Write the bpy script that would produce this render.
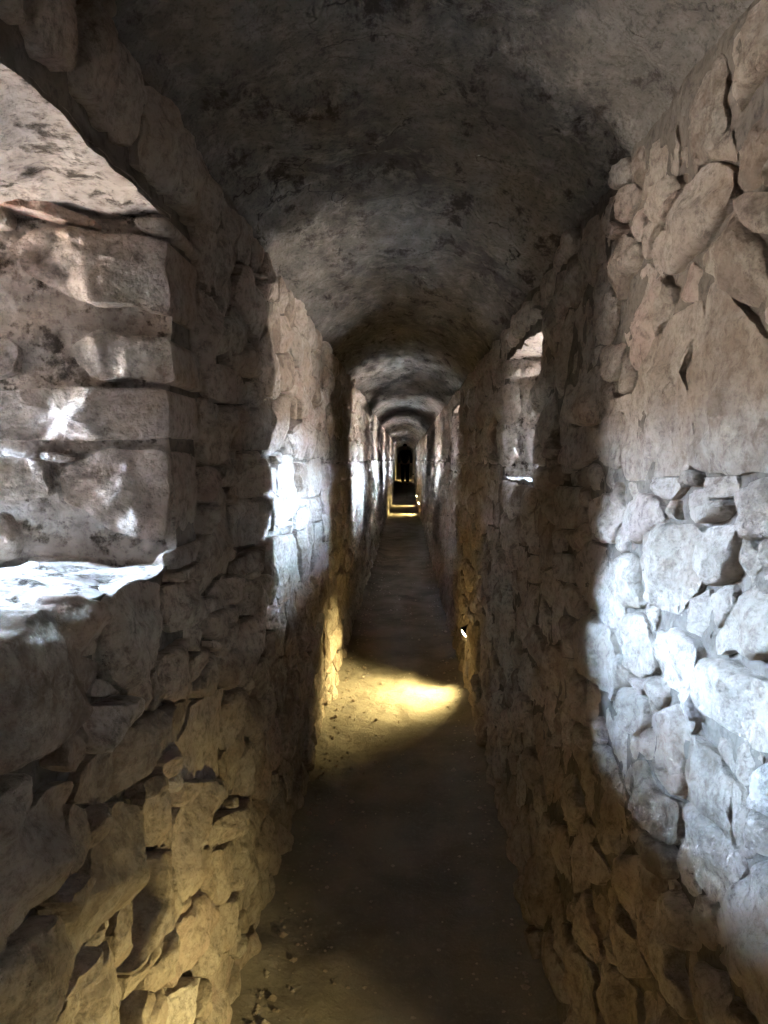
import bpy, bmesh, math, random
from mathutils import Vector, Matrix, noise

for o in list(bpy.data.objects):
    bpy.data.objects.remove(o, do_unlink=True)
sc = bpy.context.scene
COL = sc.collection
random.seed(7)

# ------------------------------------------------------------------ camera
FPX, IW, IH = 750.0, 768.0, 1024.0
VPX, VPY = 405.0, 460.0                      # where the passage vanishes in the photograph
cam = bpy.data.cameras.new('camera')
cam.sensor_fit = 'VERTICAL'
cam.sensor_height = 36.0
cam.lens = FPX / IH * 36.0
cam.clip_start = 0.02
cam_o = bpy.data.objects.new('camera', cam)
COL.objects.link(cam_o)
cam_o.location = (0, 0, 1.5)
cam_o.rotation_euler = (math.radians(90) - math.atan((IH / 2 - VPY) / FPX), 0, math.atan((VPX - IW / 2) / FPX))
sc.camera = cam_o
CAMR = cam_o.rotation_euler.to_matrix()
CAML = Vector((0, 0, 1.5))

# ------------------------------------------------------------------ daylight outside and exposure
SKY = 1220.0
w = bpy.data.worlds.new('daylight')
sc.world = w
w.use_nodes = True
nt = w.node_tree
nt.nodes.clear()
wo = nt.nodes.new('ShaderNodeOutputWorld')
bg = nt.nodes.new('ShaderNodeBackground')
bg.inputs['Strength'].default_value = SKY
tc = nt.nodes.new('ShaderNodeTexCoord')
sx = nt.nodes.new('ShaderNodeSeparateXYZ')
rp = nt.nodes.new('ShaderNodeValToRGB')      # far hills and ground below the horizon, clear sky above
mr = nt.nodes.new('ShaderNodeMapRange')
mr.inputs[1].default_value = -1.0
mr.inputs[2].default_value = 1.0
rp.color_ramp.elements[0].position = 0.0
rp.color_ramp.elements[0].color = (0.085, 0.074, 0.063, 1)
rp.color_ramp.elements[1].position = 1.0
rp.color_ramp.elements[1].color = (0.38, 0.62, 1.0, 1)
e = rp.color_ramp.elements.new(0.552); e.color = (0.062, 0.054, 0.047, 1)
e = rp.color_ramp.elements.new(0.570); e.color = (0.45, 0.67, 1.0, 1)
nt.links.new(tc.outputs['Generated'], sx.inputs[0])
nt.links.new(sx.outputs['Z'], mr.inputs[0])
nt.links.new(mr.outputs[0], rp.inputs[0])
nt.links.new(rp.outputs[0], bg.inputs['Color'])
nt.links.new(bg.outputs[0], wo.inputs['Surface'])

sc.view_settings.view_transform = 'Standard'
sc.view_settings.look = 'None'
sc.view_settings.gamma = 1.0
sc.view_settings.use_curve_mapping = False
sc.view_settings.exposure = 1.6
sc.cycles.diffuse_bounces = 8
sc.cycles.max_bounces = 10
sc.cycles.sample_clamp_indirect = 60.0
sc.cycles.use_guiding = True                 # daylight only comes in through narrow slits

# ------------------------------------------------------------------ dimensions of the passage (metres)
Y0, Y1 = -4.5, 46.0
T = {'L': 1.15, 'R': 0.70}                  # wall thickness
ZSL, ZSR, ZAP = 2.16, 2.08, 2.38             # springing left, right, crown
def XL(z): return -0.48
def XR(z): return 0.42 + 0.06 * min(1.0, max(0.0, z / 2.0))
# windows: side, niche y0, y1, z0, z1, slit y0, y1, slit top (slits are cut obliquely)
WIN = [
    ('L', 0.45, 1.55, 1.29, 1.99, 1.26, 1.375, 1.86),
    ('R', 2.64, 3.52, 1.42, 1.96, 2.66, 2.77, 1.86),
    ('R', 6.55, 7.65, 1.40, 1.98, 6.60, 6.72, 1.92),
    ('L', 9.60, 10.60, 1.35, 1.98, 10.45, 10.6, 1.90),
    ('R', 11.0, 12.1, 1.40, 1.98, 11.05, 11.17, 1.92),
    ('R', 15.6, 16.7, 1.40, 1.98, 15.65, 15.77, 1.92),
    ('L', 18.2, 19.3, 1.35, 1.98, 19.15, 19.3, 1.90),
    ('R', 22.5, 23.6, 1.40, 1.98, 22.55, 22.72, 1.92),
    ('L', 26.0, 27.1, 1.35, 1.98, 26.85, 27.0, 1.90),
    ('R', 33.6, 34.8, 1.60, 2.02, 33.65, 33.9, 1.96),
    ('L', 36.5, 37.7, 1.60, 2.02, 37.4, 37.7, 1.96),
    ('R', -1.9, -1.0, 1.40, 1.98, -1.85, -1.70, 1.92),  # unseen window added behind the viewer to balance the light
    ('L', -1.9, -1.0, 1.35, 1.98, -1.15, -1.0, 1.90),  # unseen window added to light the right wall and bounce onto the left
]
def floor_z(x, y):
    r = 0.0
    if y > 26: r = 0.46 * min(1.0, (y - 26) / 5.0)
    return r

# ------------------------------------------------------------------ materials
def mat(name):
    m = bpy.data.materials.new(name)
    m.use_nodes = True
    n = m.node_tree
    b = n.nodes['Principled BSDF']
    b.inputs['Roughness'].default_value = 0.92
    b.inputs['Specular IOR Level'].default_value = 0.0
    return m, n, b
def nz(n, scale, detail=6, rough=0.6, vec=None, dist=0.0):
    t = n.nodes.new('ShaderNodeTexNoise')
    t.inputs['Scale'].default_value = scale
    t.inputs['Detail'].default_value = detail
    t.inputs['Roughness'].default_value = rough
    t.inputs['Distortion'].default_value = dist
    if vec is not None: n.links.new(vec, t.inputs['Vector'])
    return t
def ramp(n, src, stops):
    r = n.nodes.new('ShaderNodeValToRGB')
    els = r.color_ramp.elements
    while len(els) < len(stops): els.new(0.5)
    for e, (p, c) in zip(els, stops):
        e.position = p
        e.color = (c[0], c[1], c[2], 1) if not isinstance(c, (int, float)) else (c, c, c, 1)
    n.links.new(src, r.inputs[0])
    return r
def mixc(n, fac, a, b, mode='MIX'):
    x = n.nodes.new('ShaderNodeMix'); x.data_type = 'RGBA'; x.blend_type = mode
    for sock, v in ((x.inputs[0], fac), (x.inputs[6], a), (x.inputs[7], b)):
        if isinstance(v, (int, float)): sock.default_value = v
        elif isinstance(v, tuple): sock.default_value = (*v, 1)
        else: n.links.new(v, sock)
    return x.outputs[2]
def math_(n, op, a, b=None):
    x = n.nodes.new('ShaderNodeMath'); x.operation = op
    for s, v in zip(x.inputs, (a, b)):
        if v is None: continue
        if isinstance(v, (int, float)): s.default_value = v
        else: n.links.new(v, s)
    return x.outputs[0]
def bump(n, b, height, dist, strength=1.0, prev=None):
    x = n.nodes.new('ShaderNodeBump')
    x.inputs['Strength'].default_value = strength
    x.inputs['Distance'].default_value = dist
    n.links.new(height, x.inputs['Height'])
    if prev is not None: n.links.new(prev, x.inputs['Normal'])
    if b is not None: n.links.new(x.outputs[0], b.inputs['Normal'])
    return x.outputs[0]
def position(n):
    return n.nodes.new('ShaderNodeNewGeometry').outputs['Position']

def stone_material(name, tones, dark=(0.20, 0.163, 0.13)):
    m, n, b = mat(name)
    p = position(n)
    at = n.nodes.new('ShaderNodeAttribute'); at.attribute_name = 'tint'
    base = ramp(n, at.outputs['Fac'], tones)
    blot = nz(n, 9, 7, 0.68, p)
    c = mixc(n, ramp(n, blot.outputs[0], [(0.42, 0.0), (0.60, 0.75)]).outputs[0], base.outputs[0], (0.54, 0.47, 0.39))
    gr = nz(n, 42, 9, 0.8, p)
    c = mixc(n, ramp(n, gr.outputs[0], [(0.47, 0.0), (0.64, 0.85)]).outputs[0], c, dark)
    rust = nz(n, 4.5, 4, 0.6, p)
    c = mixc(n, ramp(n, rust.outputs[0], [(0.52, 0.0), (0.70, 0.55)]).outputs[0], c, (0.33, 0.205, 0.125))
    pit = nz(n, 23, 6, 0.85, p)
    c = mixc(n, ramp(n, pit.outputs[0], [(0.62, 0.0), (0.70, 0.8)]).outputs[0], c, (0.085, 0.068, 0.052))
    n.links.new(c, b.inputs['Base Color'])
    n1 = bump(n, None, nz(n, 24, 8, 0.72, p).outputs[0], 0.04, 1.0)
    bump(n, b, nz(n, 110, 5, 0.7, p).outputs[0], 0.005, 0.8, n1)
    return m
TONES = [(0.0, (0.26, 0.203, 0.157)), (0.3, (0.38, 0.302, 0.237)), (0.6, (0.46, 0.379, 0.312)), (0.8, (0.47, 0.352, 0.290)), (1.0, (0.60, 0.53, 0.462))]
M_STONE = stone_material('rough_limestone', TONES)
M_BRICK = stone_material('red_tile', [(0.0, (0.36, 0.15, 0.10)), (1.0, (0.40, 0.18, 0.13))])

def mortar_material(name, ca, cb, cd, amp=1.0, pits=False):
    m, n, b = mat(name)
    p = position(n)
    big = nz(n, 5, 5, 0.6, p)
    c = mixc(n, ramp(n, big.outputs[0], [(0.35, 0.0), (0.65, 1.0)]).outputs[0], ca, cb)
    gr = nz(n, 48, 7, 0.72, p)
    c = mixc(n, ramp(n, gr.outputs[0], [(0.5, 0.0), (0.68, 0.85)]).outputs[0], c, cd)
    n.links.new(c, b.inputs['Base Color'])
    v = n.nodes.new('ShaderNodeTexVoronoi'); v.inputs['Scale'].default_value = 38
    n.links.new(p, v.inputs['Vector'])
    if pits:
        pv = nz(n, 17, 6, 0.75, p)
        pm = ramp(n, pv.outputs[0], [(0.54, 0.0), (0.63, 1.0)]).outputs[0]
        c = mixc(n, pm, c, (0.10, 0.08, 0.063))
        n.links.new(c, b.inputs['Base Color'])
        n0 = bump(n, None, math_(n, 'MULTIPLY', pm, -1.0), 0.015, 1.0)
    else: n0 = None
    n1 = bump(n, None, nz(n, 30, 9, 0.75, p).outputs[0], 0.03 * amp, 0.9, n0)
    bump(n, b, v.outputs['Distance'], 0.006 * amp, 0.7, n1)
    return m
M_MORTAR = mortar_material('lime_mortar', (0.25, 0.21, 0.17), (0.17, 0.143, 0.117), (0.10, 0.084, 0.07))
M_NICHE = mortar_material('pale_pitted_mortar', (0.46, 0.38, 0.315), (0.34, 0.275, 0.225), (0.14, 0.11, 0.09), 1.0, True)

def vault_material():
    m, n, b = mat('vault_plaster')
    p = position(n)
    mp = n.nodes.new('ShaderNodeMapping'); mp.inputs['Scale'].default_value = (1, 0.55, 1)
    n.links.new(p, mp.inputs['Vector'])
    big = nz(n, 2.6, 6, 0.62, mp.outputs[0])
    c = mixc(n, ramp(n, big.outputs[0], [(0.36, 0.0), (0.64, 1.0)]).outputs[0], (0.27, 0.237, 0.20), (0.14, 0.123, 0.106))
    med = nz(n, 14, 7, 0.68, p)
    c = mixc(n, ramp(n, med.outputs[0], [(0.48, 0.0), (0.66, 0.75)]).outputs[0], c, (0.34, 0.298, 0.25))
    blk = nz(n, 8, 8, 0.78, mp.outputs[0])
    c = mixc(n, ramp(n, blk.outputs[0], [(0.54, 0.0), (0.62, 0.9)]).outputs[0], c, (0.075, 0.062, 0.05))
    gt = nz(n, 70, 5, 0.8, p)
    c = mixc(n, ramp(n, gt.outputs[0], [(0.5, 0.0), (0.62, 0.55)]).outputs[0], c, (0.09, 0.077, 0.064))
    dn = nz(n, 4, 4, 0.6, p)
    add = n.nodes.new('ShaderNodeMix'); add.data_type = 'VECTOR'; add.inputs[0].default_value = 0.22
    n.links.new(p, add.inputs[4]); n.links.new(dn.outputs['Color'], add.inputs[5])
    v = n.nodes.new('ShaderNodeTexVoronoi'); v.feature = 'DISTANCE_TO_EDGE'; v.inputs['Scale'].default_value = 4.2
    n.links.new(add.outputs[1], v.inputs['Vector'])
    brk = nz(n, 3.2, 2, 0.5, p)
    crack = math_(n, 'MULTIPLY', ramp(n, v.outputs['Distance'], [(0.0, 0.8), (0.012, 0.0)]).outputs[0],
                  ramp(n, brk.outputs[0], [(0.54, 0.0), (0.62, 1.0)]).outputs[0])
    c = mixc(n, crack, c, (0.05, 0.042, 0.036))
    n.links.new(c, b.inputs['Base Color'])
    h = math_(n, 'SUBTRACT', nz(n, 18, 9, 0.76, p).outputs[0], math_(n, 'MULTIPLY', crack, 0.5))
    n1 = bump(n, None, h, 0.03, 0.9)
    bump(n, b, nz(n, 90, 5, 0.7, p).outputs[0], 0.005, 0.8, n1)
    return m
M_VAULT = vault_material()

def floor_material():
    m, n, b = mat('packed_earth')
    p = position(n)
    big = nz(n, 3, 6, 0.6, p)
    c = mixc(n, ramp(n, big.outputs[0], [(0.36, 0.0), (0.64, 1.0)]).outputs[0], (0.27, 0.232, 0.185), (0.175, 0.15, 0.12))
    gr = nz(n, 60, 7, 0.75, p)
    c = mixc(n, ramp(n, gr.outputs[0], [(0.52, 0.0), (0.7, 0.7)]).outputs[0], c, (0.32, 0.28, 0.225))
    n.links.new(c, b.inputs['Base Color'])
    n1 = bump(n, None, nz(n, 14, 9, 0.68, p, 0.5).outputs[0], 0.02, 0.8)
    bump(n, b, nz(n, 120, 5, 0.7, p).outputs[0], 0.005, 0.8, n1)
    return m
M_FLOOR = floor_material()

def plain(name, col, rough=0.7, metal=0.0, grain=40):
    m, n, b = mat(name)
    t = nz(n, grain, 4, 0.6, n.nodes.new('ShaderNodeTexCoord').outputs['Object'])
    c = mixc(n, ramp(n, t.outputs[0], [(0.3, 0.0), (0.7, 1.0)]).outputs[0], tuple(x * 0.85 for x in col), tuple(min(1, x * 1.12) for x in col))
    n.links.new(c, b.inputs['Base Color'])
    b.inputs['Roughness'].default_value = rough
    b.inputs['Metallic'].default_value = metal
    return m
M_BLACK = plain('black_metal', (0.03, 0.03, 0.03), 0.45, 0.6)
M_SKIN = plain('skin', (0.42, 0.27, 0.2), 0.6)
M_HAIR = plain('dark_hair', (0.025, 0.018, 0.014), 0.6)
M_JACKET = plain('dark_jacket_cloth', (0.022, 0.022, 0.028), 0.9)
M_TROUSERS = plain('dark_trouser_cloth', (0.018, 0.019, 0.025), 0.9)
M_SHOE = plain('dark_shoe_leather', (0.02, 0.018, 0.016), 0.5)
LAMP_COL = (1.0, 0.83, 0.36)
m, n, b = mat('lamp_glass')
b.inputs['Base Color'].default_value = (0.9, 0.85, 0.7, 1)
b.inputs['Emission Color'].default_value = (1.0, 0.88, 0.60, 1)
b.inputs['Emission Strength'].default_value = 9.0
M_LENS = m

# ------------------------------------------------------------------ helpers
def tag(o, label=None, cat=None, kind=None, group=None):
    if label: o['label'] = label
    if cat: o['category'] = cat
    if kind: o['kind'] = kind
    if group: o['group'] = group
    return o
def link(name, verts, faces, material, parent=None, smooth=True, origin=None, tint=None, crisp=0):
    me = bpy.data.meshes.new(name)
    if origin is not None:
        ox, oy, oz = origin
        verts = [(a - ox, b_ - oy, c - oz) for a, b_, c in verts]
    me.from_pydata(verts, [], faces)
    if tint is not None:
        at = me.attributes.new('tint', 'FLOAT', 'POINT')
        at.data.foreach_set('value', tint if isinstance(tint, list) else [tint] * len(verts))
    me.materials.append(material)
    me.polygons.foreach_set('use_smooth', [smooth] * len(me.polygons))
    if crisp: me.set_sharp_from_angle(angle=math.radians(crisp))
    me.update()
    o = bpy.data.objects.new(name, me)
    if origin is not None: o.location = origin
    COL.objects.link(o)
    if parent is not None: o.parent = parent
    return o
def empty(name, loc):
    o = bpy.data.objects.new(name, None)
    o.location = loc
    o.empty_display_size = 0.05
    COL.objects.link(o)
    return o
def fbm(p, s, octs=4, h=1.0):
    return noise.fractal(Vector(p) * s, h, 2.0, octs)
def ray(px, py):
    return CAMR @ Vector(((px - IW / 2) / FPX, -(py - IH / 2) / FPX, -1.0))
def project(p):
    d = CAMR.transposed() @ (Vector(p) - CAML)
    if d.z > -0.05: return None
    return (IW / 2 + FPX * d.x / -d.z, IH / 2 - FPX * d.y / -d.z)
def lines(a, b, step, extra=()):
    n_ = max(1, int(round((b - a) / step)))
    s = [a + (b - a) * i / n_ for i in range(n_ + 1)]
    return s
def ylines(extra=()):
    s = []; y = Y0
    while y < Y1:
        s.append(y)
        y += 0.10 if y < 0.2 else (0.026 if y < 4 else 0.045 if y < 9 else 0.12 if y < 20 else 0.3)
    s.append(Y1)
    for e_ in extra:
        s = [q for q in s if abs(q - e_) > 0.011] + [e_]
    return sorted(s)
def zlines(a, b, step, extra=()):
    s = lines(a, b, step)
    for e_ in extra:
        s = [q for q in s if abs(q - e_) > 0.011] + [e_]
    return sorted(s)

def warp(p):
    P = Vector(p)
    return tuple(P + 0.016 * noise.noise_vector(P * 6.0) + 0.008 * noise.noise_vector(P * 19.0))
# ------------------------------------------------------------------ walls: mortar core, inside and outside face
def wall(side):
    wins = [q for q in WIN if q[0] == side]
    ys = ylines([q[1] for q in wins] + [q[2] for q in wins])
    zs = zlines(-0.15, (ZSL if side == 'L' else ZSR) + 0.06, 0.03, [q[3] for q in wins] + [q[4] for q in wins])
    verts, idx, faces = [], {}, []
    def edge_fade(y, z):
        f = 1.0
        for q in wins:
            dy = max(q[1] - y, 0, y - q[2]); dz = max(q[3] - z, 0, z - q[4])
            d = math.hypot(dy, dz)
            if d < 0.03: f = min(f, d / 0.03)
        return f
    for i, y in enumerate(ys):
        for k, z in enumerate(zs):
            f = edge_fade(y, z)
            d = (-0.010 if side == 'L' else 0.003) * f + f * (0.012 * fbm((y, z, 3 if side == 'L' else 9), 6, 4) + 0.007 * fbm((y, z, 5), 30, 3))
            x = XL(z) + d if side == 'L' else XR(z) - d
            idx[i, k] = len(verts); wv = warp((XL(z) if side == 'L' else XR(z), y, z)) if y > 0 else (XL(z) if side == 'L' else XR(z), y, z)
            bx_ = XL(z) if side == 'L' else XR(z)
            verts.append((bx_ + (wv[0] - bx_) * (1 - f) + (d if side == 'L' else -d), wv[1], wv[2]))
    def hole(y, z, a):
        return any(q[a[0]] < y < q[a[1]] and q[3] < z < q[a[2]] for q in wins)
    for i in range(len(ys) - 1):
        for k in range(len(zs) - 1):
            if hole((ys[i] + ys[i + 1]) / 2, (zs[k] + zs[k + 1]) / 2, (1, 2, 4)): continue
            f = [idx[i, k], idx[i + 1, k], idx[i + 1, k + 1], idx[i, k + 1]]
            faces.append(f if side == 'L' else f[::-1])
    # outside face with the slits
    xo = -0.48 - T['L'] if side == 'L' else 0.48 + T['R']
    ye = sorted(set([Y0, Y1] + [q[5] for q in wins] + [q[6] for q in wins]))
    ze = sorted(set([-0.15, 3.0] + [q[3] for q in wins] + [q[7] for q in wins]))
    jd = {}
    for i, y in enumerate(ye):
        for k, z in enumerate(ze):
            jd[i, k] = len(verts); verts.append((xo, y, z))
    for i in range(len(ye) - 1):
        for k in range(len(ze) - 1):
            if hole((ye[i] + ye[i + 1]) / 2, (ze[k] + ze[k + 1]) / 2, (5, 6, 7)): continue
            faces.append([jd[i, k], jd[i, k + 1], jd[i + 1, k + 1], jd[i + 1, k]])
    return link('wall_left' if side == 'L' else 'wall_right', verts, faces, M_MORTAR)
WALL = {'L': wall('L'), 'R': wall('R')}
tag(WALL['L'], 'left rubble stone wall of the passage with deep slit niches', 'wall', 'structure')
tag(WALL['R'], 'right rubble stone wall of the passage, daylit near the viewer', 'wall', 'structure')

# window niches: pitted mortar lining narrowing to an oblique slit
NICHE = []
ords = ['nearest slit window niche in the left wall with pale sill', 'nearest slit window niche in the right wall']
wn = 0
for q in WIN:
    side, a0, a1, z0, z1, s0, s1, st_ = q
    near = a0 > 0 and a0 < 5
    nu = 34 if near else 5
    def lin(t, a, b_): return a + (b_ - a) * t
    verts, faces = [], []
    def surf(fn, na, nb, amp, rec=0.0):
        base = len(verts)
        for i in range(na + 1):
            for k in range(nb + 1):
                t, s = i / na, k / nb
                p, nn = fn(t, s)
                f = min(1.0, min(t, s, 1 - s, 1 - t) * 10)
                d = f * (amp * (fbm(p, 7, 4) + 0.7 * fbm(p, 26, 3)) - rec * min(1.0, t * 14))
                verts.append(tuple(Vector(warp(p) if near or a0 > 0 else p) + Vector(nn) * d))
        for i in range(na):
            for k in range(nb):
                a = base + i * (nb + 1) + k
                faces.append([a, a + 1, a + nb + 2, a + nb + 1])
    def X(z, t):
        return lin(t, XL(z), -0.48 - T['L']) if side == 'L' else lin(t, XR(z), 0.48 + T['R'])
    am = 0.016 if near else 0.008
    surf(lambda t, s: ((X(lin(s, z0, z1), t), lin(t, a1, s1), lin(s, z0, z1)), (0, -1, 0)), nu, nu, am * 0.6)      # far jamb
    surf(lambda t, s: ((X(lin(s, z0, z1), t), lin(t, a0, s0), lin(s, z0, z1)), (0, 1, 0)), nu // 2, nu // 2, am)
    surf(lambda t, s: ((X(z0, t), lin(s, lin(t, a0, s0), lin(t, a1, s1)), z0), (0, 0, 1)), nu, nu, am)       # sill
    surf(lambda t, s: ((X(z1, t), lin(s, lin(t, a0, s0), lin(t, a1, s1)), z1), (0, 0, -1)), nu, nu, am)      # soffit
    wn += 1
    o = link('window_%d' % wn, verts, faces, M_NICHE)
    if wn <= 2: lab = ords[wn - 1]
    elif a0 < 0: lab = 'unseen slit window niche added for light in the %s wall behind the viewer' % ('left' if side == 'L' else 'right')
    else:
        k = sum(1 for r in WIN[:wn] if r[0] == side and r[1] > 0)
        lab = '%s slit window niche from the viewer in the %s wall' % (['first', 'second', 'third', 'fourth', 'fifth', 'sixth', 'seventh'][k - 1], 'left' if side == 'L' else 'right')
    tag(o, lab, 'window', 'structure')
    NICHE.append(o)

# ------------------------------------------------------------------ vault: plastered underside, solid to the top of the rampart
def vault():
    NA = 74
    ys = ylines()
    verts, faces = [], []
    xl, xr = -0.52, 0.52
    def prof(t):
        t = 0.5 - 0.5 * math.sin(math.pi * (0.5 - t)) * 0.6 + 0.4 * (t - 0.5)
        x = xl + (xr - xl) * t
        z = ZSL + (ZSR - ZSL) * t + (ZAP - (ZSL + ZSR) / 2) * max(0.0, 1 - (2 * t - 1) ** 2) ** 0.85
        return x, z
    for y in ys:
        for i in range(NA + 1):
            t = i / NA
            x, z = prof(t)
            nx, nz_ = -(x) * 0.9, -0.6
            ln = math.hypot(nx, nz_); nx /= ln; nz_ /= ln
            p = (x, y * 0.8, z)
            d = 0.022 * fbm(p, 2.6, 4) + 0.016 * fbm(p, 9, 4) + 0.007 * fbm(p, 30, 3)
            pl = noise.noise(Vector((x * 3.1, y * 2.0, 7.7 + z))) + 0.5 * noise.noise(Vector((x * 9, y * 7, 1.3)))
            d += 0.012 * max(-1.0, min(1.0, pl * 7))          # sheets of plaster that have come away
            d += 0.012 * math.sin(y * 1.7 + 2.0 * math.sin(y * 0.7))
            verts.append((x + nx * d, y, z + nz_ * d))
    W = NA + 1
    for j in range(len(ys) - 1):
        for i in range(NA):
            a = j * W + i
            faces.append([a, a + W, a + W + 1, a + 1])
    # outer body above the vault and the walls
    b0 = len(verts)
    for y in (Y0, Y1):
        for x, z in ((-0.48 - T['L'], 3.0), (0.48 + T['R'], 3.0), (0.48 + T['R'], 2.2), (-0.48 - T['L'], 2.2)):
            verts.append((x, y, z))
    faces.append([b0, b0 + 1, b0 + 5, b0 + 4])
    return link('ceiling', verts, faces, M_VAULT)
CEIL = tag(vault(), 'rough plastered barrel vault with cracks over the passage', 'vault', 'structure')

# ------------------------------------------------------------------ floor and end walls
def floor_h(x, y):
    p = (x, y, 0.3)
    d = 0.022 * fbm(p, 2.2, 4) + 0.009 * fbm(p, 9, 4) + 0.004 * fbm(p, 34, 3)
    edge = max(0.0, (abs(x + 0.03) - 0.26) / 0.2)
    d += 0.05 * edge ** 1.5 * (0.7 + 0.6 * noise.noise(Vector((x * 5, y * 4, 1))))
    # worn shallow slab edge across the path
    d += 0.007 * max(0.0, min(1.0, 12 * noise.noise(Vector((x * 2.2, y * 1.1, 4.2)))))
    return floor_z(x, y) + d - 0.01
def floor():
    ys = ylines()
    xs = lines(-0.55, 0.52, 0.024)
    verts = [(x, y, floor_h(x, y)) for y in ys for x in xs]
    W = len(xs)
    faces = [[j * W + i, j * W + i + 1, (j + 1) * W + i + 1, (j + 1) * W + i] for j in range(len(ys) - 1) for i in range(W - 1)]
    b0 = len(verts)                           # underside of the earth fill, below the walls
    for x, y in ((-1.8, Y0 - .3), (1.4, Y0 - .3), (1.4, Y1 + .3), (-1.8, Y1 + .3)): verts.append((x, y, -0.149))
    faces.append([b0, b0 + 1, b0 + 2, b0 + 3])
    return link('floor', verts, faces, M_FLOOR)
FLOOR = tag(floor(), 'uneven packed earth floor of the narrow passage', 'floor', 'structure')
for nm, y, lab in (('wall_back', Y0, 'end wall of the passage behind the viewer'), ('wall_end', Y1, 'dark far end wall closing the passage')):
    s = 0.2 if nm == 'wall_end' else -0.2
    bx = [(-1.63, y, -0.2), (1.18, y, -0.2), (1.18, y, 3.0), (-1.63, y, 3.0), (-1.63, y + s, -0.2), (1.18, y + s, -0.2), (1.18, y + s, 3.0), (-1.63, y + s, 3.0)]
    o = link(nm, bx, [[0, 1, 2, 3], [4, 5, 6, 7], [0, 1, 5, 4], [1, 2, 6, 5], [2, 3, 7, 6], [3, 0, 4, 7]], M_MORTAR, smooth=False)
    tag(o, lab, 'wall', 'structure')

# ------------------------------------------------------------------ stones
def frame_wall(side):
    if side == 'L': return lambda u, v, d: (XL(v) + d, u, v)
    return lambda u, v, d: (XR(v) - d, u, v)
def chaikin(p, k):
    for _ in range(k):
        q = []
        for i in range(len(p)):
            a, b_ = p[i], p[(i + 1) % len(p)]
            q += [(a[0] * .86 + b_[0] * .14, a[1] * .86 + b_[1] * .14), (a[0] * .14 + b_[0] * .86, a[1] * .14 + b_[1] * .86)]
        p = q
    return p
def area(p):
    return 0.5 * sum(p[i][0] * p[(i + 1) % len(p)][1] - p[(i + 1) % len(p)][0] * p[i][1] for i in range(len(p)))
def centroid(p):
    A = area(p)
    if abs(A) < 1e-9:
        return (sum(q[0] for q in p) / len(p), sum(q[1] for q in p) / len(p))
    cx = cy = 0
    for i in range(len(p)):
        a, b_ = p[i], p[(i + 1) % len(p)]
        k = a[0] * b_[1] - b_[0] * a[1]
        cx += (a[0] + b_[0]) * k; cy += (a[1] + b_[1]) * k
    return (cx / (6 * A), cy / (6 * A))
def resample(p, n_):
    L = [0]
    for i in range(len(p)):
        a, b_ = p[i], p[(i + 1) % len(p)]
        L.append(L[-1] + math.hypot(b_[0] - a[0], b_[1] - a[1]))
    out = []; j = 0
    for i in range(n_):
        t = L[-1] * i / n_
        while L[j + 1] < t: j += 1
        f = (t - L[j]) / max(1e-9, L[j + 1] - L[j])
        a, b_ = p[j % len(p)], p[(j + 1) % len(p)]
        out.append((a[0] + (b_[0] - a[0]) * f, a[1] + (b_[1] - a[1]) * f))
    return out
def stone_geo(poly, fr, H, depth, n_, rings, seed, rough=1.0, wob=0.006, flat=0.0, rnd=1, low=0.3):
    """one rough stone: rounded outline, broken facets on its face, sides going into the wall"""
    rg = random.Random(seed)
    if area(poly) < 0: poly = poly[::-1]
    p = resample(chaikin(poly, rnd), n_)
    c = centroid(p)
    size = math.sqrt(abs(area(p)))
    off = seed * 3.17 % 100
    q = []
    for a in p:
        k = 1 + (wob / max(size, .03)) * 2.2 * noise.noise(Vector((a[0] * 22, a[1] * 22, off)))
        q.append((c[0] + (a[0] - c[0]) * k, c[1] + (a[1] - c[1]) * k))
    planes = []
    for j in range(rg.randint(4, 7)):
        an = rg.uniform(0, 6.283); sl = rg.uniform(0.12, 0.75) * (1 - flat)
        planes.append((math.cos(an) * sl, math.sin(an) * sl, H * rg.uniform(0.8, 1.05) + sl * size * rg.uniform(-0.05, 0.42)))
    verts = [fr(a[0], a[1], -depth) for a in q]
    ss = [1.0, 0.955] + [0.955 * (1.0 - i / (rings + 0.0)) for i in range(1, rings)] if rings > 1 else [1.0, 0.80]
    faces = []
    def face_d(u, v, s):
        d = H * (0.45 + 0.55 * (1 - s ** 9))
        for g in planes: d = min(d, g[2] + g[0] * (u - c[0]) + g[1] * (v - c[1]))
        d = max(d, H * low)
        if rings > 2:
            P = Vector((u, v, off))
            d += rough * (0.010 * noise.fractal(P * 13, 0.8, 2.0, 4) + 0.006 * abs(noise.noise(P * 24)) + 0.003 * noise.noise(P * 60))
        return d
    for ri, s in enumerate(ss):
        for a in q:
            u, v = c[0] + (a[0] - c[0]) * s, c[1] + (a[1] - c[1]) * s
            verts.append(fr(u, v, face_d(u, v, s)))
    verts.append(fr(c[0], c[1], face_d(c[0], c[1], 0)))
    R = len(ss)
    for r in range(R):
        for i in range(n_):
            a = r * n_ + i; b_ = r * n_ + (i + 1) % n_
            faces.append([a, b_, b_ + n_, a + n_])
    ci = len(verts) - 1
    for i in range(n_):
        faces.append([R * n_ + i, R * n_ + (i + 1) % n_, ci])
    return verts, faces

def px_poly(o, s, pts): return [(o[0] + a / s, o[1] + b_ / s) for a, b_ in pts]
def unproj_x(px, py, xf):
    r = ray(px, py)
    x = xf(1.5)
    for _ in range(4):
        k = x / r.x
        x = xf(1.5 + r.z * k)
    k = x / r.x
    return (r.y * k, 1.5 + r.z * k)

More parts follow.
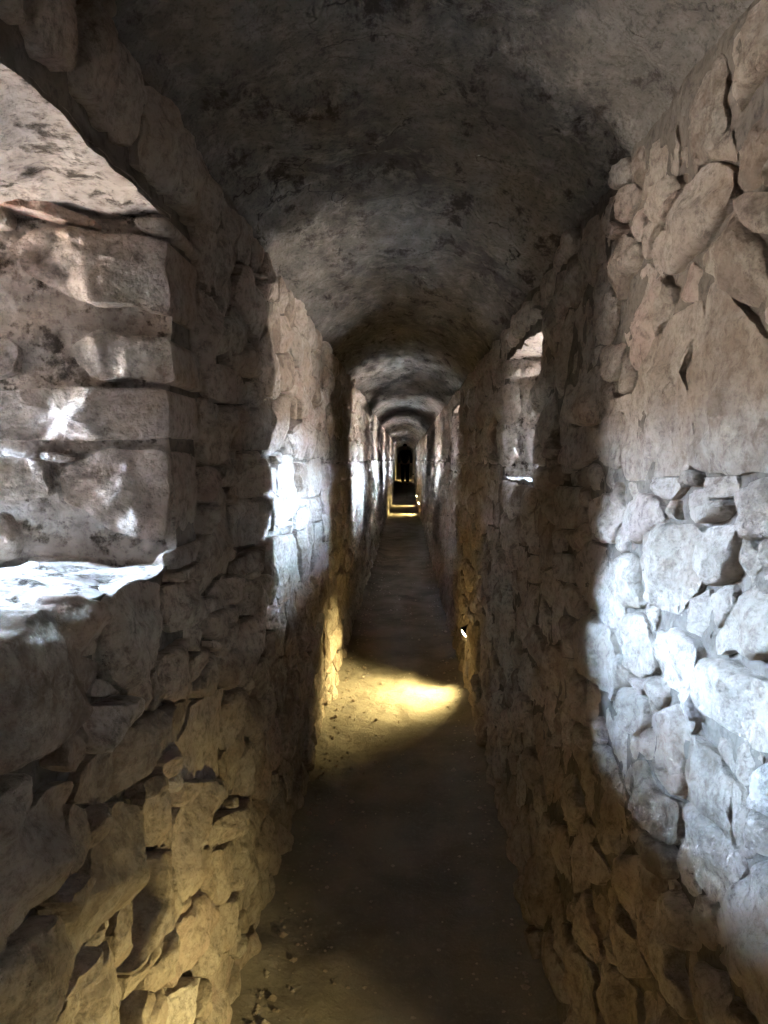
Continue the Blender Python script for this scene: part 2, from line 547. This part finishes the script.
# outlines of the stones one can pick out near the viewer, read from the photograph and laid on the wall planes
OB, SB = (560, 150), 3.1
OC, SCC = (560, 460), 3.413
OD, SD = (560, 730), 3.48
RIGHT = [(OB, SB, q) for q in [
    [(500,420),(560,470),(645,580),(720,610),(720,985),(480,995),(420,960),(435,880),(430,770),(412,690),(450,560)],
    [(370,520),(450,480),(455,530),(405,640),(395,700),(430,780),(430,900),(410,1000),(280,1012),(225,1015),(205,950),(210,870),(250,760),(290,640)],
    [(180,750),(215,820),(205,900),(205,990),(140,965),(135,920),(150,830)],
    [(345,370),(360,260),(410,120),(470,50),(560,60),(570,150),(520,200),(470,290),(430,330),(380,390)],
    [(200,130),(245,100),(265,130),(250,180),(220,225),(190,200)],
    [(185,290),(230,260),(275,300),(265,350),(230,400),(215,470),(190,420),(180,350)],
    [(330,130),(385,80),(400,110),(360,200),(340,230),(320,190)],
    [(150,610),(210,600),(215,650),(190,720),(150,700)],
    [(40,800),(90,720),(145,670),(150,760),(140,840),(85,855)],
    [(40,860),(70,860),(130,860),(130,950),(35,1005),(30,930)],
    [(60,340),(85,320),(95,400),(85,450),(55,490),(50,400)],
    [(10,390),(40,370),(30,500),(0,540)],
    [(600,160),(645,130),(700,140),(700,260),(640,240)],
]] + [(OC, SCC, q) for q in [
    [(330,260),(400,220),(500,230),(535,290),(520,380),(480,460),(420,520),(350,490),(305,390),(310,320)],
    [(250,150),(310,110),(345,130),(400,190),(330,240),(300,285),(245,265),(235,200)],
    [(520,160),(600,135),(620,160),(580,200),(530,225),(505,200)],
    [(535,240),(640,225),(640,340),(610,400),(560,430),(530,370)],
    [(640,120),(710,70),(800,60),(800,250),(700,270),(650,230)],
    [(215,350),(260,320),(300,330),(300,440),(310,500),(245,500),(220,440)],
    [(210,540),(300,520),(330,610),(340,720),(280,735),(230,650),(205,590)],
    [(390,600),(430,570),(490,640),(490,750),(450,800),(400,760),(385,680)],
    [(210,800),(260,775),(320,810),(325,900),(290,945),(235,890),(205,840)],
    [(125,150),(160,120),(210,130),(230,200),(205,280),(165,280),(120,210)],
    [(70,330),(120,280),(175,310),(220,400),(240,520),(195,575),(110,490),(70,400)],
    [(80,560),(130,520),(200,580),(215,680),(215,830),(150,760),(100,700),(70,690)],
    [(560,600),(710,410),(800,380),(800,640),(700,680),(620,640),(560,670)],
    [(510,690),(600,680),(640,720),(800,800),(800,1000),(700,990),(600,900),(510,850),(500,760)],
    [(370,860),(440,840),(490,900),(450,960),(430,1070),(370,1030),(355,940)],
    [(20,680),(70,690),(110,820),(110,910),(60,860)],
    [(0,90),(100,100),(110,180),(90,230),(0,230)],
    [(0,320),(60,325),(60,420),(0,400)],
    [(300,62),(440,60),(440,105),(410,140),(345,110)],
]] + [(OD, SD, q) for q in [
    [(260,130),(320,110),(360,220),(430,250),(430,330),(410,400),(370,370),(270,250),(255,180)],
    [(480,90),(500,20),(590,110),(640,200),(640,300),(640,390),(560,310),(480,200)],
    [(450,290),(470,250),(530,290),(620,400),(680,480),(640,530),(560,590),(500,540),(460,400)],
    [(145,20),(190,70),(240,200),(250,270),(180,190),(150,100)],
    [(325,380),(350,360),(420,430),(420,520),(370,480)],
    [(190,560),(220,560),(260,690),(310,800),(315,870),(250,850),(225,720)],
    [(95,570),(125,560),(140,650),(175,790),(150,810),(125,760),(95,680)],
    [(360,620),(400,560),(430,700),(440,840),(480,920),(480,1010),(410,930),(350,790)],
    [(520,810),(590,840),(640,920),(690,1060),(600,1060),(545,940)],
    [(180,800),(220,830),(290,920),(310,1060),(200,1060),(160,930)],
    [(30,680),(70,690),(140,850),(160,1060),(90,1000),(40,820)],
    [(110,420),(150,390),(190,500),(170,540),(120,500)],
    [(210,440),(330,440),(300,690),(260,640),(200,520)],
    [(690,280),(724,270),(800,330),(800,450),(710,400)],
]]
OE, SE = (0, 560), 3.84
OF, SF = (0, 780), 3.072
OH, SH = (150, 440), 3.411
OG, SG = (150, 200), 3.94
LEFT = [(OE, SE, q) for q in [
    [(-120,360),(0,285),(100,205),(200,190),(215,250),(290,370),(355,395),(340,450),(270,550),(160,690),(60,760),(-120,830)],
    [(245,140),(345,170),(360,250),(355,365),(310,365),(260,320),(220,230)],
    [(390,140),(480,95),(590,85),(605,150),(597,230),(587,380),(500,420),(440,500),(375,440),(368,330),(372,220)],
    [(620,110),(700,75),(750,100),(755,180),(720,240),(660,275),(610,230),(610,150)],
    [(290,560),(345,570),(465,520),(475,600),(440,680),(380,730),(300,750),(280,690)],
    [(595,385),(690,300),(715,340),(715,515),(650,550),(600,515)],
    [(380,725),(500,605),(640,565),(715,535),(690,640),(600,770),(500,830),(400,925),(280,920),(300,800)],
]] + [(OF, SF, q) for q in [
    [(0,180),(120,60),(190,5),(215,20),(190,90),(150,170),(135,320),(60,420),(-60,560),(-60,250)],
    [(230,290),(290,130),(350,70),(410,105),(430,180),(420,240),(350,370),(280,460),(200,545),(165,470),(200,370)],
    [(440,225),(500,215),(490,330),(460,440),(400,510),(360,590),(385,500),(430,340)],
    [(430,60),(490,25),(520,60),(520,150),(500,205),(440,195),(420,150)],
    [(480,470),(525,430),(500,560),(420,680),(430,590)],
    [(310,490),(350,650),(340,800),(140,800),(180,680),(280,580)],
    [(130,420),(165,500),(180,570),(130,800),(-60,800),(-60,650),(40,500)],
    [(530,90),(600,5),(680,5),(690,40),(620,150),(570,270),(520,380),(510,300)],
    [(530,420),(600,340),(640,400),(600,500),(560,580),(510,640),(520,500)],
    [(620,170),(680,100),(760,40),(740,130),(660,200),(620,240)],
    [(650,400),(720,330),(740,400),(690,500),(630,560),(610,480)],
    [(500,680),(570,600),(600,640),(540,800),(470,800)],
    [(620,620),(690,540),(720,560),(690,660),(660,800),(600,800)],
]] + [(OH, SH, q) for q in [
    [(185,285),(225,205),(255,225),(250,440),(195,460),(180,520),(150,520),(140,420)],
    [(215,80),(255,50),(270,100),(255,150),(195,165)],
    [(260,180),(310,110),(380,60),(405,90),(400,150),(330,200),(290,190)],
    [(260,310),(300,240),(360,205),(400,175),(405,320),(330,355),(265,360)],
    [(265,420),(320,380),(365,362),(365,400),(300,455),(255,455)],
    [(270,530),(330,470),(375,460),(370,560),(330,590),(265,610)],
    [(270,700),(300,620),(335,610),(330,720),(290,840),(265,830)],
    [(125,850),(190,725),(220,740),(215,850),(150,880)],
    [(230,740),(245,700),(263,730),(263,840),(235,850)],
    [(160,600),(245,570),(250,650),(200,680),(160,660)],
    [(340,770),(375,740),(400,800),(360,890),(330,870)],
    [(428,60),(485,55),(490,225),(425,310)],
    [(532,75),(580,60),(580,180),(532,195)],
    [(526,210),(580,195),(580,270),(530,290)],
    [(493,80),(529,80),(528,190),(493,200)],
    [(494,232),(520,225),(520,290),(490,310)],
    [(405,335),(490,325),(500,420),(505,480),(440,560),(415,500)],
]] + [(OG, SG, q) for q in [
    [(205,700),(260,645),(340,690),(375,740),(370,800),(260,800),(200,760)],
    [(345,600),(400,560),(415,620),(400,690),(370,700)],
    [(225,500),(290,450),(300,540),(260,610),(220,580)],
    [(340,890),(420,790),(470,785),(470,890),(430,980),(340,980)],
    [(490,620),(540,600),(545,700),(520,755),(490,740)],
    [(485,790),(530,765),(550,860),(520,960),(470,1005),(445,990),(482,900)],
]]
def traced(lst, xf):
    out = []
    for o, s, q in lst:
        p = [unproj_x(a, b_, xf) for a, b_ in px_poly(o, s, q)]
        c = centroid(p)
        k = 1.05
        out.append([(c[0] + (a - c[0]) * k, c[1] + (b_ - c[1]) * k) for a, b_ in p])
    return out
TR = {'L': traced(LEFT, XL), 'R': traced(RIGHT, XR)}

def hull(p):
    p = sorted(set(p))
    def half(seq):
        h = []
        for q in seq:
            while len(h) >= 2 and (h[-1][0] - h[-2][0]) * (q[1] - h[-2][1]) - (h[-1][1] - h[-2][1]) * (q[0] - h[-2][0]) <= 0: h.pop()
            h.append(q)
        return h
    a = half(p); b_ = half(p[::-1])
    return a[:-1] + b_[:-1]
def inside(p, h):
    return all((h[(i + 1) % len(h)][0] - h[i][0]) * (p[1] - h[i][1]) - (h[(i + 1) % len(h)][1] - h[i][1]) * (p[0] - h[i][0]) >= 0 for i in range(len(h)))
def nearest(p, h):
    best = None
    for i in range(len(h)):
        a, b_ = h[i], h[(i + 1) % len(h)]
        dx, dy = b_[0] - a[0], b_[1] - a[1]
        t = max(0, min(1, ((p[0] - a[0]) * dx + (p[1] - a[1]) * dy) / max(1e-12, dx * dx + dy * dy)))
        q = (a[0] + dx * t, a[1] + dy * t)
        d = math.hypot(q[0] - p[0], q[1] - p[1])
        if best is None or d < best[0]: best = (d, q)
    return best
def clip(poly, n_, c):
    """keep the part where n.p <= c"""
    out = []
    for i in range(len(poly)):
        a, b_ = poly[i], poly[(i + 1) % len(poly)]
        da, db = n_[0] * a[0] + n_[1] * a[1] - c, n_[0] * b_[0] + n_[1] * b_[1] - c
        if da <= 0: out.append(a)
        if (da < 0 < db) or (db < 0 < da):
            t = da / (da - db)
            out.append((a[0] + (b_[0] - a[0]) * t, a[1] + (b_[1] - a[1]) * t))
    return out

BED = 1.478                                   # levelling bed at eye height, right along the passage
def stone_cells(side):
    rg = random.Random(31 if side == 'L' else 57)
    hulls = [hull(p) for p in TR[side]]
    boxes = [(min(q[0] for q in h), max(q[0] for q in h), min(q[1] for q in h), max(q[1] for q in h)) for h in hulls]
    wins = [q for q in WIN if q[0] == side]
    rects = []
    for q in wins:
        m_ = 0.015
        rects.append([(q[1] - m_, q[3] - .012), (q[2] + (0.17 if q[1] == 0.45 else m_), q[3] - .012), (q[2] + (0.17 if q[1] == 0.45 else m_), q[4] + .03), (q[1] - m_, q[4] + .03)])
    for r in rects:
        hulls.append(r); boxes.append((r[0][0], r[1][0], r[0][1], r[2][1]))
    top = (ZSL if side == 'L' else ZSR) + 0.03
    bounds = [0.0]
    seeds = []
    v = -0.02
    while v < top:
        h = rg.uniform(0.075, 0.145) if v < 1.40 else rg.uniform(0.10, 0.19)
        y = -2.6 + rg.uniform(0, .2)
        while y < 30:
            wd = (rg.uniform(0.12, 0.38) if v < 1.40 else rg.uniform(0.10, 0.26)) * (1.0 if y < 8 else 1.3 if y < 16 else 2.0)
            p = (y + wd / 2 + rg.uniform(-.03, .03), v + h / 2 + rg.uniform(-.032, .032))
            y += wd
            ok = True
            for h_, b_ in zip(hulls, boxes):
                if b_[0] - .04 < p[0] < b_[1] + .04 and b_[2] - .04 < p[1] < b_[3] + .04:
                    if inside(p, h_) or nearest(p, h_)[0] < 0.028: ok = False; break
            if ok: seeds.append(p)
        v += h
    grid = {}
    G = 0.3
    for i, p in enumerate(seeds): grid.setdefault((int(p[0] // G), int(p[1] // G)), []).append(i)
    cells = []
    for i, p in enumerate(seeds):
        R_ = 0.26 if p[0] < 16 else 0.4
        poly = [(p[0] - R_, p[1] - .2), (p[0] + R_, p[1] - .2), (p[0] + R_, p[1] + .2), (p[0] - R_, p[1] + .2)]
        gx, gy = int(p[0] // G), int(p[1] // G)
        for ix in range(gx - 2, gx + 3):
            for iy in range(gy - 2, gy + 3):
                for j in grid.get((ix, iy), ()):
                    if j == i: continue
                    q = seeds[j]
                    n_ = (q[0] - p[0], q[1] - p[1])
                    c = n_[0] * (p[0] + q[0]) / 2 + n_[1] * (p[1] + q[1]) / 2
                    poly = clip(poly, n_, c)
                    if len(poly) < 3: break
        for h_, b_ in zip(hulls, boxes):
            if len(poly) < 3: break
            if b_[0] - .45 < p[0] < b_[1] + .45 and b_[2] - .25 < p[1] < b_[3] + .25:
                d, q = nearest(p, h_)
                n_ = ((q[0] - p[0]) / d, (q[1] - p[1]) / d)
                poly = clip(poly, n_, n_[0] * q[0] + n_[1] * q[1])
        if len(poly) >= 3: poly = clip(poly, (0, 1), top)
        if len(poly) >= 3: poly = clip(poly, (0, -1), 0.03)
        if len(poly) >= 3:
            poly = clip(poly, (0, 1), BED) if p[1] < BED else clip(poly, (0, -1), -BED - .004)
        if len(poly) < 3 or abs(area(poly)) < 0.0016: continue
        # joint: pull every corner in
        c = centroid(poly)
        g = rg.uniform(0.003, 0.008) if rg.random() < .8 else rg.uniform(.008, .018)
        pp = []
        for a in poly:
            r = math.hypot(a[0] - c[0], a[1] - c[1])
            k = max(0.35, 1 - g * 1.25 / max(r, 1e-6))
            pp.append((c[0] + (a[0] - c[0]) * k, c[1] + (a[1] - c[1]) * k))
        if abs(area(pp)) < 0.0009: continue
        cells.append(pp)
    # small chinking stones in the wide joints
    occ = {}
    def put(h_):
        x0, x1, y0, y1 = min(q[0] for q in h_), max(q[0] for q in h_), min(q[1] for q in h_), max(q[1] for q in h_)
        for ix in range(int((x0 - .09) // G), int((x1 + .09) // G) + 1):
            for iy in range(int((y0 - .09) // G), int((y1 + .09) // G) + 1):
                occ.setdefault((ix, iy), []).append(h_)
    for h_ in hulls: put(h_)
    for pp in cells: put(hull(pp))
    for _ in range(9000):
        p = (0.7 + 6.5 * rg.random() ** 1.5, rg.uniform(0.04, top))
        poly = [(p[0] + .07 * math.cos(a), p[1] + .05 * math.sin(a)) for a in (0.3, 1.2, 2.3, 3.3, 4.2, 5.3)]
        for h_ in occ.get((int(p[0] // G), int(p[1] // G)), ()):
            if inside(p, h_): poly = []; break
            d, q = nearest(p, h_)
            if d < 0.009: poly = []; break
            n_ = ((q[0] - p[0]) / d, (q[1] - p[1]) / d)
            poly = clip(poly, n_, n_[0] * q[0] + n_[1] * q[1] - .004)
            if len(poly) < 3: break
        if len(poly) >= 3 and abs(area(poly)) > 0.0007:
            cells.append(poly); put(hull(poly))
    return cells

def score(poly, fr):
    pts = [project(fr(a[0], a[1], 0.02)) for a in poly]
    if any(q is None for q in pts): return 0
    c = (sum(q[0] for q in pts) / len(pts), sum(q[1] for q in pts) / len(pts))
    if not (-10 < c[0] < IW + 10 and -10 < c[1] < IH + 10): 
        if not any(0 < q[0] < IW and 0 < q[1] < IH for q in pts): return 0
    return abs(area(pts))

def tint_of(rg):
    return min(1.0, max(0.0, rg.gauss(0.45, 0.26)))
LIMIT = 300
for side in 'LR':
    fr = frame_wall(side)
    rg = random.Random(5 if side == 'L' else 6)
    items = []
    for p in TR[side]: items.append((score(p, fr), p, True))
    for p in stone_cells(side): items.append((score(p, fr), p, False))
    items.sort(key=lambda t: -t[0])
    sv, sf, st = [], [], []
    for i, (s, p, tr) in enumerate(items):
        per = sum(math.hypot(p[k][0] - p[k - 1][0], p[k][1] - p[k - 1][1]) for k in range(len(p)))
        yv = p[0][0]
        seed = i * 13 + (1 if side == 'L' else 500000)
        H = (rg.uniform(0.030, 0.055) if side == 'L' else rg.uniform(0.026, 0.044)) if tr else rg.uniform(.016, .05) * (1.0 if side == 'L' or p[0][0] > 2.2 else 0.75)
        tint = tint_of(rg)
        if s > 700: n_, rings = max(24, min(64, int(per / 0.011))), 9
        elif s > 150: n_, rings = 22, 5
        elif yv < 12 and s > 0: n_, rings = 12, 3
        else: n_, rings = 8, 1
        v, f = stone_geo(p, fr, H, 0.035, n_, rings, seed, rnd=1, wob=0.006 if tr else 0.010, low=0.36 if tr and side == 'R' else 0.1)
        if side == 'R': f = [q[::-1] for q in f]
        if i < LIMIT and s > 40:
            c = centroid(p)
            link('stone', v, f, M_STONE, WALL[side], origin=fr(c[0], c[1], 0), tint=tint, crisp=32)
        else:
            k = len(sv)
            sv += v; sf += [[a + k for a in q] for q in f]; st += [tint] * len(v)
    o = link('rubble_stones', sv, sf, M_STONE, WALL[side], tint=st, crisp=32)
    o['kind'] = 'stuff'

# stones of the far jamb of the nearest left niche; its blocks turn the corner into the passage
OA1, SA1 = (0, 0), 2.927
OA2, SA2 = (0, 300), 2.926
JAMB_L = [(OA1, SA1, q, .05, 'r') for q in [
    [(25,720),(130,665),(300,680),(430,700),(515,700),(525,790),(525,920),(430,910),(390,890),(280,895),(170,850),(80,800)],
    [(400,650),(500,640),(510,682),(420,682)],
    [(-60,495),(20,500),(35,530),(0,545),(-60,540)],
    [(-40,590),(10,590),(30,640),(20,660),(-60,660)],
]] + [(OA1, SA1, [(-40,545),(0,560),(150,600),(290,648),(280,670),(100,632),(-40,600)], .04, 'brick')] + [(OA2, SA2, q, .05, 'r') for q in [
    [(220,130),(300,80),(400,110),(510,110),(515,240),(480,242),(380,230),(270,235),(230,190)],
    [(-120,280),(150,255),(480,262),(500,275),(500,390),(490,405),(300,410),(100,410),(-120,415)],
    [(-120,455),(130,462),(155,570),(60,585),(-120,575)],
    [(170,500),(300,435),(490,435),(500,470),(498,640),(480,700),(400,690),(320,665),(270,620),(190,590)],
    [(-120,610),(20,620),(60,700),(50,760),(-120,790)],
    [(-120,140),(20,110),(50,150),(45,220),(-120,250)],
    [(120,440),(230,460),(200,480),(130,465)],
    [(80,752),(280,752),(280,776),(90,774)],
    [(440,790),(480,740),(520,730),(520,790),(470,830)],
]]
q = WIN[0]
QJ = q[2] - 0.022
kx = 0.155                        # the jamb leans towards the slit
def fr_jamb(u, v, d):                         # u runs outward from the wall face
    return (-0.48 - u, QJ - kx * u - d, v)
def unproj_jamb(px, py):
    r = ray(px, py)
    # y = q2 - kx*u with u = -0.48 - x
    t = (QJ + kx * 0.48) / (r.y - kx * r.x)
    return (-0.48 - r.x * t, 1.5 + r.z * t)
rg = random.Random(77)
for i, (o, s, pts, dp, kind) in enumerate(JAMB_L):
    p = [unproj_jamb(a, b_) for a, b_ in px_poly(o, s, pts)]
    # corner blocks: flush with or slightly proud of the passage wall
    p = [(max(a, -0.004 - 0.017 * ((i * 7) % 3)), b_) for a, b_ in p]
    corner = min(a for a, b_ in p) < 0.03
    per = sum(math.hypot(p[k][0] - p[k - 1][0], p[k][1] - p[k - 1][1]) for k in range(len(p)))
    v, f = stone_geo(p, fr_jamb, 0.024 if kind != 'brick' else 0.045, 0.20 if corner else 0.05, max(16, min(60, int(per / 0.012))), 8, 9000 + i, rough=1.2, rnd=1, flat=0.25)
    c = centroid(p)
    link('stone' if kind != 'brick' else 'tile', v, f, M_STONE if kind != 'brick' else M_BRICK, NICHE[0], origin=fr_jamb(c[0], c[1], 0), tint=[0.75, 0.6, 0.85, 0.7][i % 4], crisp=32)

# stones of the far jamb of the nearest right niche
OR, SR = (490, 300), 5.12
q1 = WIN[1]
k1 = (q1[2] - q1[6]) / T['R']
def fr_jamb_r(u, v, d): return (0.475 + u, q1[2] - k1 * u - d, v)
def unproj_jamb_r(px, py):
    r = ray(px, py)
    t = (q1[2] + k1 * 0.475) / (r.y + k1 * r.x)
    return (r.x * t - 0.475, 1.5 + r.z * t)
for i, pts in enumerate([
    [(70,310),(150,300),(260,320),(260,380),(150,400),(70,400)],
    [(70,430),(150,440),(160,580),(110,640),(70,630)],
    [(60,660),(130,660),(150,800),(100,860),(55,850)],
    [(165,440),(260,420),(270,600),(200,640),(160,600)],
    [(165,670),(270,650),(280,820),(170,840)],
]):
    p = [unproj_jamb_r(a, b_) for a, b_ in px_poly(OR, SR, pts)]
    v, f = stone_geo(p, fr_jamb_r, 0.03, 0.04, 24, 5, 9500 + i, rough=1.5)
    c = centroid(p)
    link('stone', v, [a[::-1] for a in f], M_STONE, NICHE[1], origin=fr_jamb_r(c[0], c[1], 0), tint=0.7, crisp=32)

# ------------------------------------------------------------------ loose grit along the foot of the walls
sv, sf, st = [], [], []
rg = random.Random(12)
ICO_V = [Vector(v) for v in ((0, 0, 1), (.9, 0, .2), (.28, .85, .2), (-.72, .53, .2), (-.72, -.53, .2), (.28, -.85, .2), (0, 0, -.6))]
ICO_F = [(0, 1, 2), (0, 2, 3), (0, 3, 4), (0, 4, 5), (0, 5, 1), (6, 2, 1), (6, 3, 2), (6, 4, 3), (6, 5, 4), (6, 1, 5)]
for i in range(900):
    y = 1.6 + 10 * rg.random() ** 1.6
    x = max(-.40, min(.35, rg.choice([-0.43 + abs(rg.gauss(0, .09)), -0.43 + abs(rg.gauss(0, .12)), 0.37 - abs(rg.gauss(0, .07)), rg.uniform(-.38, .36)])))
    r = rg.uniform(.003, .009) if rg.random() < .9 else rg.uniform(.01, .02)
    M3 = Matrix.Rotation(rg.uniform(0, 6.28), 3, 'Z')
    z = floor_h(x, y)
    k = len(sv)
    for v in ICO_V:
        a = M3 @ Vector((v.x * rg.uniform(.7, 1.3), v.y * rg.uniform(.7, 1.3), v.z * .8)) * r
        sv.append((x + a.x, y + a.y, z + a.z + r * .3))
    sf += [tuple(a + k for a in f) for f in ICO_F]
    st += [rg.uniform(0.1, 0.8)] * 7
o = link('loose_grit', sv, sf, M_STONE, tint=st, smooth=False)
tag(o, 'loose pebbles and grit scattered on the earth floor along the walls', 'gravel', 'stuff')

# ------------------------------------------------------------------ low lamps set into the foot of the right wall
def ring(c, ax, r, n_, e1, e2):
    return [tuple(Vector(c) + (e1 * math.cos(6.28318 * i / n_) + e2 * math.sin(6.28318 * i / n_)) * r) for i in range(n_)]
def revolve(prof, ax, n_=20):
    """prof: list of (distance along ax, radius)"""
    ax = Vector(ax).normalized(); e1 = ax.orthogonal().normalized(); e2 = ax.cross(e1)
    v, f = [], []
    for d, r in prof: v += ring(ax * d, ax, r, n_, e1, e2)
    for j in range(len(prof) - 1):
        for i in range(n_):
            a, b_ = j * n_ + i, j * n_ + (i + 1) % n_
            f.append([a, b_, b_ + n_, a + n_])
    f.append(list(range(n_))[::-1]); f.append([(len(prof) - 1) * n_ + i for i in range(n_)])
    return v, f
def lamp(y, lab, power, z=0.32, aim=(-0.43, -0.16, -0.24), angle=114):
    z += floor_z(0, y)
    t = empty('wall_lamp', (XR(z) - 0.022, y, z))
    tag(t, lab, 'lamp', group='low lamps along the right wall')
    ax = Vector(aim).normalized()
    v, f = revolve([(-0.05, .030), (-0.05, .036), (0.0, .040), (0.012, .044), (0.018, .044)], ax)
    link('housing', v, f, M_BLACK, t)
    v, f = revolve([(0.018, .047), (0.030, .047), (0.030, .039), (0.024, .039), (0.018, .039)], ax)
    link('bezel', v, f, M_BLACK, t)
    v, f = revolve([(0.016, .039), (0.026, .038), (0.033, .030), (0.037, .018), (0.039, .004)], ax)
    link('lens', v, f, M_LENS, t)
    v, f = revolve([(-0.09, .008), (-0.05, .008)], ax, 10)
    link('cable_gland', v, f, M_BLACK, t)
    ld = bpy.data.lights.new('lamp_light', 'SPOT')
    ld.energy = power; ld.color = LAMP_COL; ld.spot_size = math.radians(angle); ld.spot_blend = 1.0
    ld.shadow_soft_size = 0.03
    lo = bpy.data.objects.new('lamp_light', ld); COL.objects.link(lo)
    lo.parent = t; lo.location = ax * 0.055
    lo.rotation_euler = ax.to_track_quat('-Z', 'Y').to_euler()
lamp(1.05, 'lit round lamp in the foot of the right wall below the daylit stones', 33, aim=(-0.42, 0.06, -0.13), angle=126)
lamp(4.78, 'lit round lamp at the foot of the right wall beside the bright floor pool', 66, z=0.40, aim=(-0.43, -0.06, -0.30), angle=114)
lamp(20.8, 'small lit lamp in the right wall beside the nearer far pool of light', 60)
lamp(24.8, 'small lit lamp in the right wall beside the farther pool of light', 50)
lamp(38.0, 'small lamp in the right wall beyond the standing person', 130, aim=(-0.43, 0.25, -0.10), angle=125)

# ------------------------------------------------------------------ person far down the passage, seen from behind
PY, PX = 31.5, 0.0
PZ = floor_h(PX, PY) + 0.01
per = empty('person', (PX, PY, PZ))
tag(per, 'person in dark jacket and trousers walking away far down the passage', 'person')
def skin(name, pts, edges, material, root=0, sub=2):
    me = bpy.data.meshes.new(name)
    me.from_pydata([p[:3] for p in pts], edges, [])
    me.materials.append(material)
    o = bpy.data.objects.new(name, me); COL.objects.link(o); o.parent = per
    md = o.modifiers.new('skin', 'SKIN'); md.use_smooth_shade = True
    for i, p in enumerate(pts):
        me.skin_vertices[0].data[i].radius = (p[3], p[4] if len(p) > 4 else p[3])
        me.skin_vertices[0].data[i].use_root = (i == root)
    s = o.modifiers.new('sub', 'SUBSURF'); s.levels = sub; s.render_levels = sub
    return o
body = [(0, 0, .95, .15, .11), (0, 0, 1.15, .14, .10), (0, .01, 1.36, .17, .11), (0, .01, 1.47, .07, .065), (0, .02, 1.54, .055), (0, .03, 1.60, .075, .09), (0, .03, 1.70, .07, .085),
        (-.19, 0, 1.40, .055), (-.25, .01, 1.13, .045), (-.24, .08, .90, .032), (-.235, .11, .82, .025),
        (.19, 0, 1.40, .055), (.25, .0, 1.13, .045), (.25, .05, .89, .032), (.245, .08, .81, .025),
        (-.09, 0, .88, .085), (-.10, .04, .50, .06), (-.10, .08, .09, .042), (-.105, .16, .04, .035),
        (.09, 0, .88, .085), (.10, -.02, .50, .06), (.11, -.10, .09, .042), (.115, -.02, .04, .035)]
ed = [(0, 1), (1, 2), (2, 3), (3, 4), (4, 5), (5, 6), (2, 7), (7, 8), (8, 9), (9, 10), (2, 11), (11, 12), (12, 13), (13, 14), (0, 15), (15, 16), (16, 17), (17, 18), (0, 19), (19, 20), (20, 21), (21, 22)]
skin('body', body, ed, M_SKIN)
jk = [(0, 0, .86, .185, .145), (0, 0, 1.12, .17, .13), (0, .01, 1.36, .20, .135), (0, .01, 1.49, .08, .08),
      (-.20, 0, 1.40, .075), (-.255, .01, 1.13, .065), (-.245, .07, .92, .052), (.20, 0, 1.40, .075), (.255, 0, 1.13, .065), (.255, .045, .91, .052)]
skin('jacket', jk, [(0, 1), (1, 2), (2, 3), (2, 4), (4, 5), (5, 6), (2, 7), (7, 8), (8, 9)], M_JACKET)
tr = [(0, 0, .96, .16, .125), (-.09, 0, .86, .105), (-.10, .04, .50, .082), (-.10, .08, .11, .065), (.09, 0, .86, .105), (.10, -.02, .50, .082), (.11, -.10, .11, .065)]
skin('trousers', tr, [(0, 1), (1, 2), (2, 3), (0, 4), (4, 5), (5, 6)], M_TROUSERS)
skin('hair', [(0, .01, 1.60, .080, .085), (0, .0, 1.68, .088, .092), (0, .02, 1.73, .075, .085)], [(0, 1), (1, 2)], M_HAIR)
for sx_, yy in ((-.105, .10), (.115, -.08)):
    skin('shoe', [(sx_, yy - .04, .05, .048, .045), (sx_, yy + .06, .042, .048, .04), (sx_, yy + .15, .034, .042, .03)], [(0, 1), (1, 2)], M_SHOE)
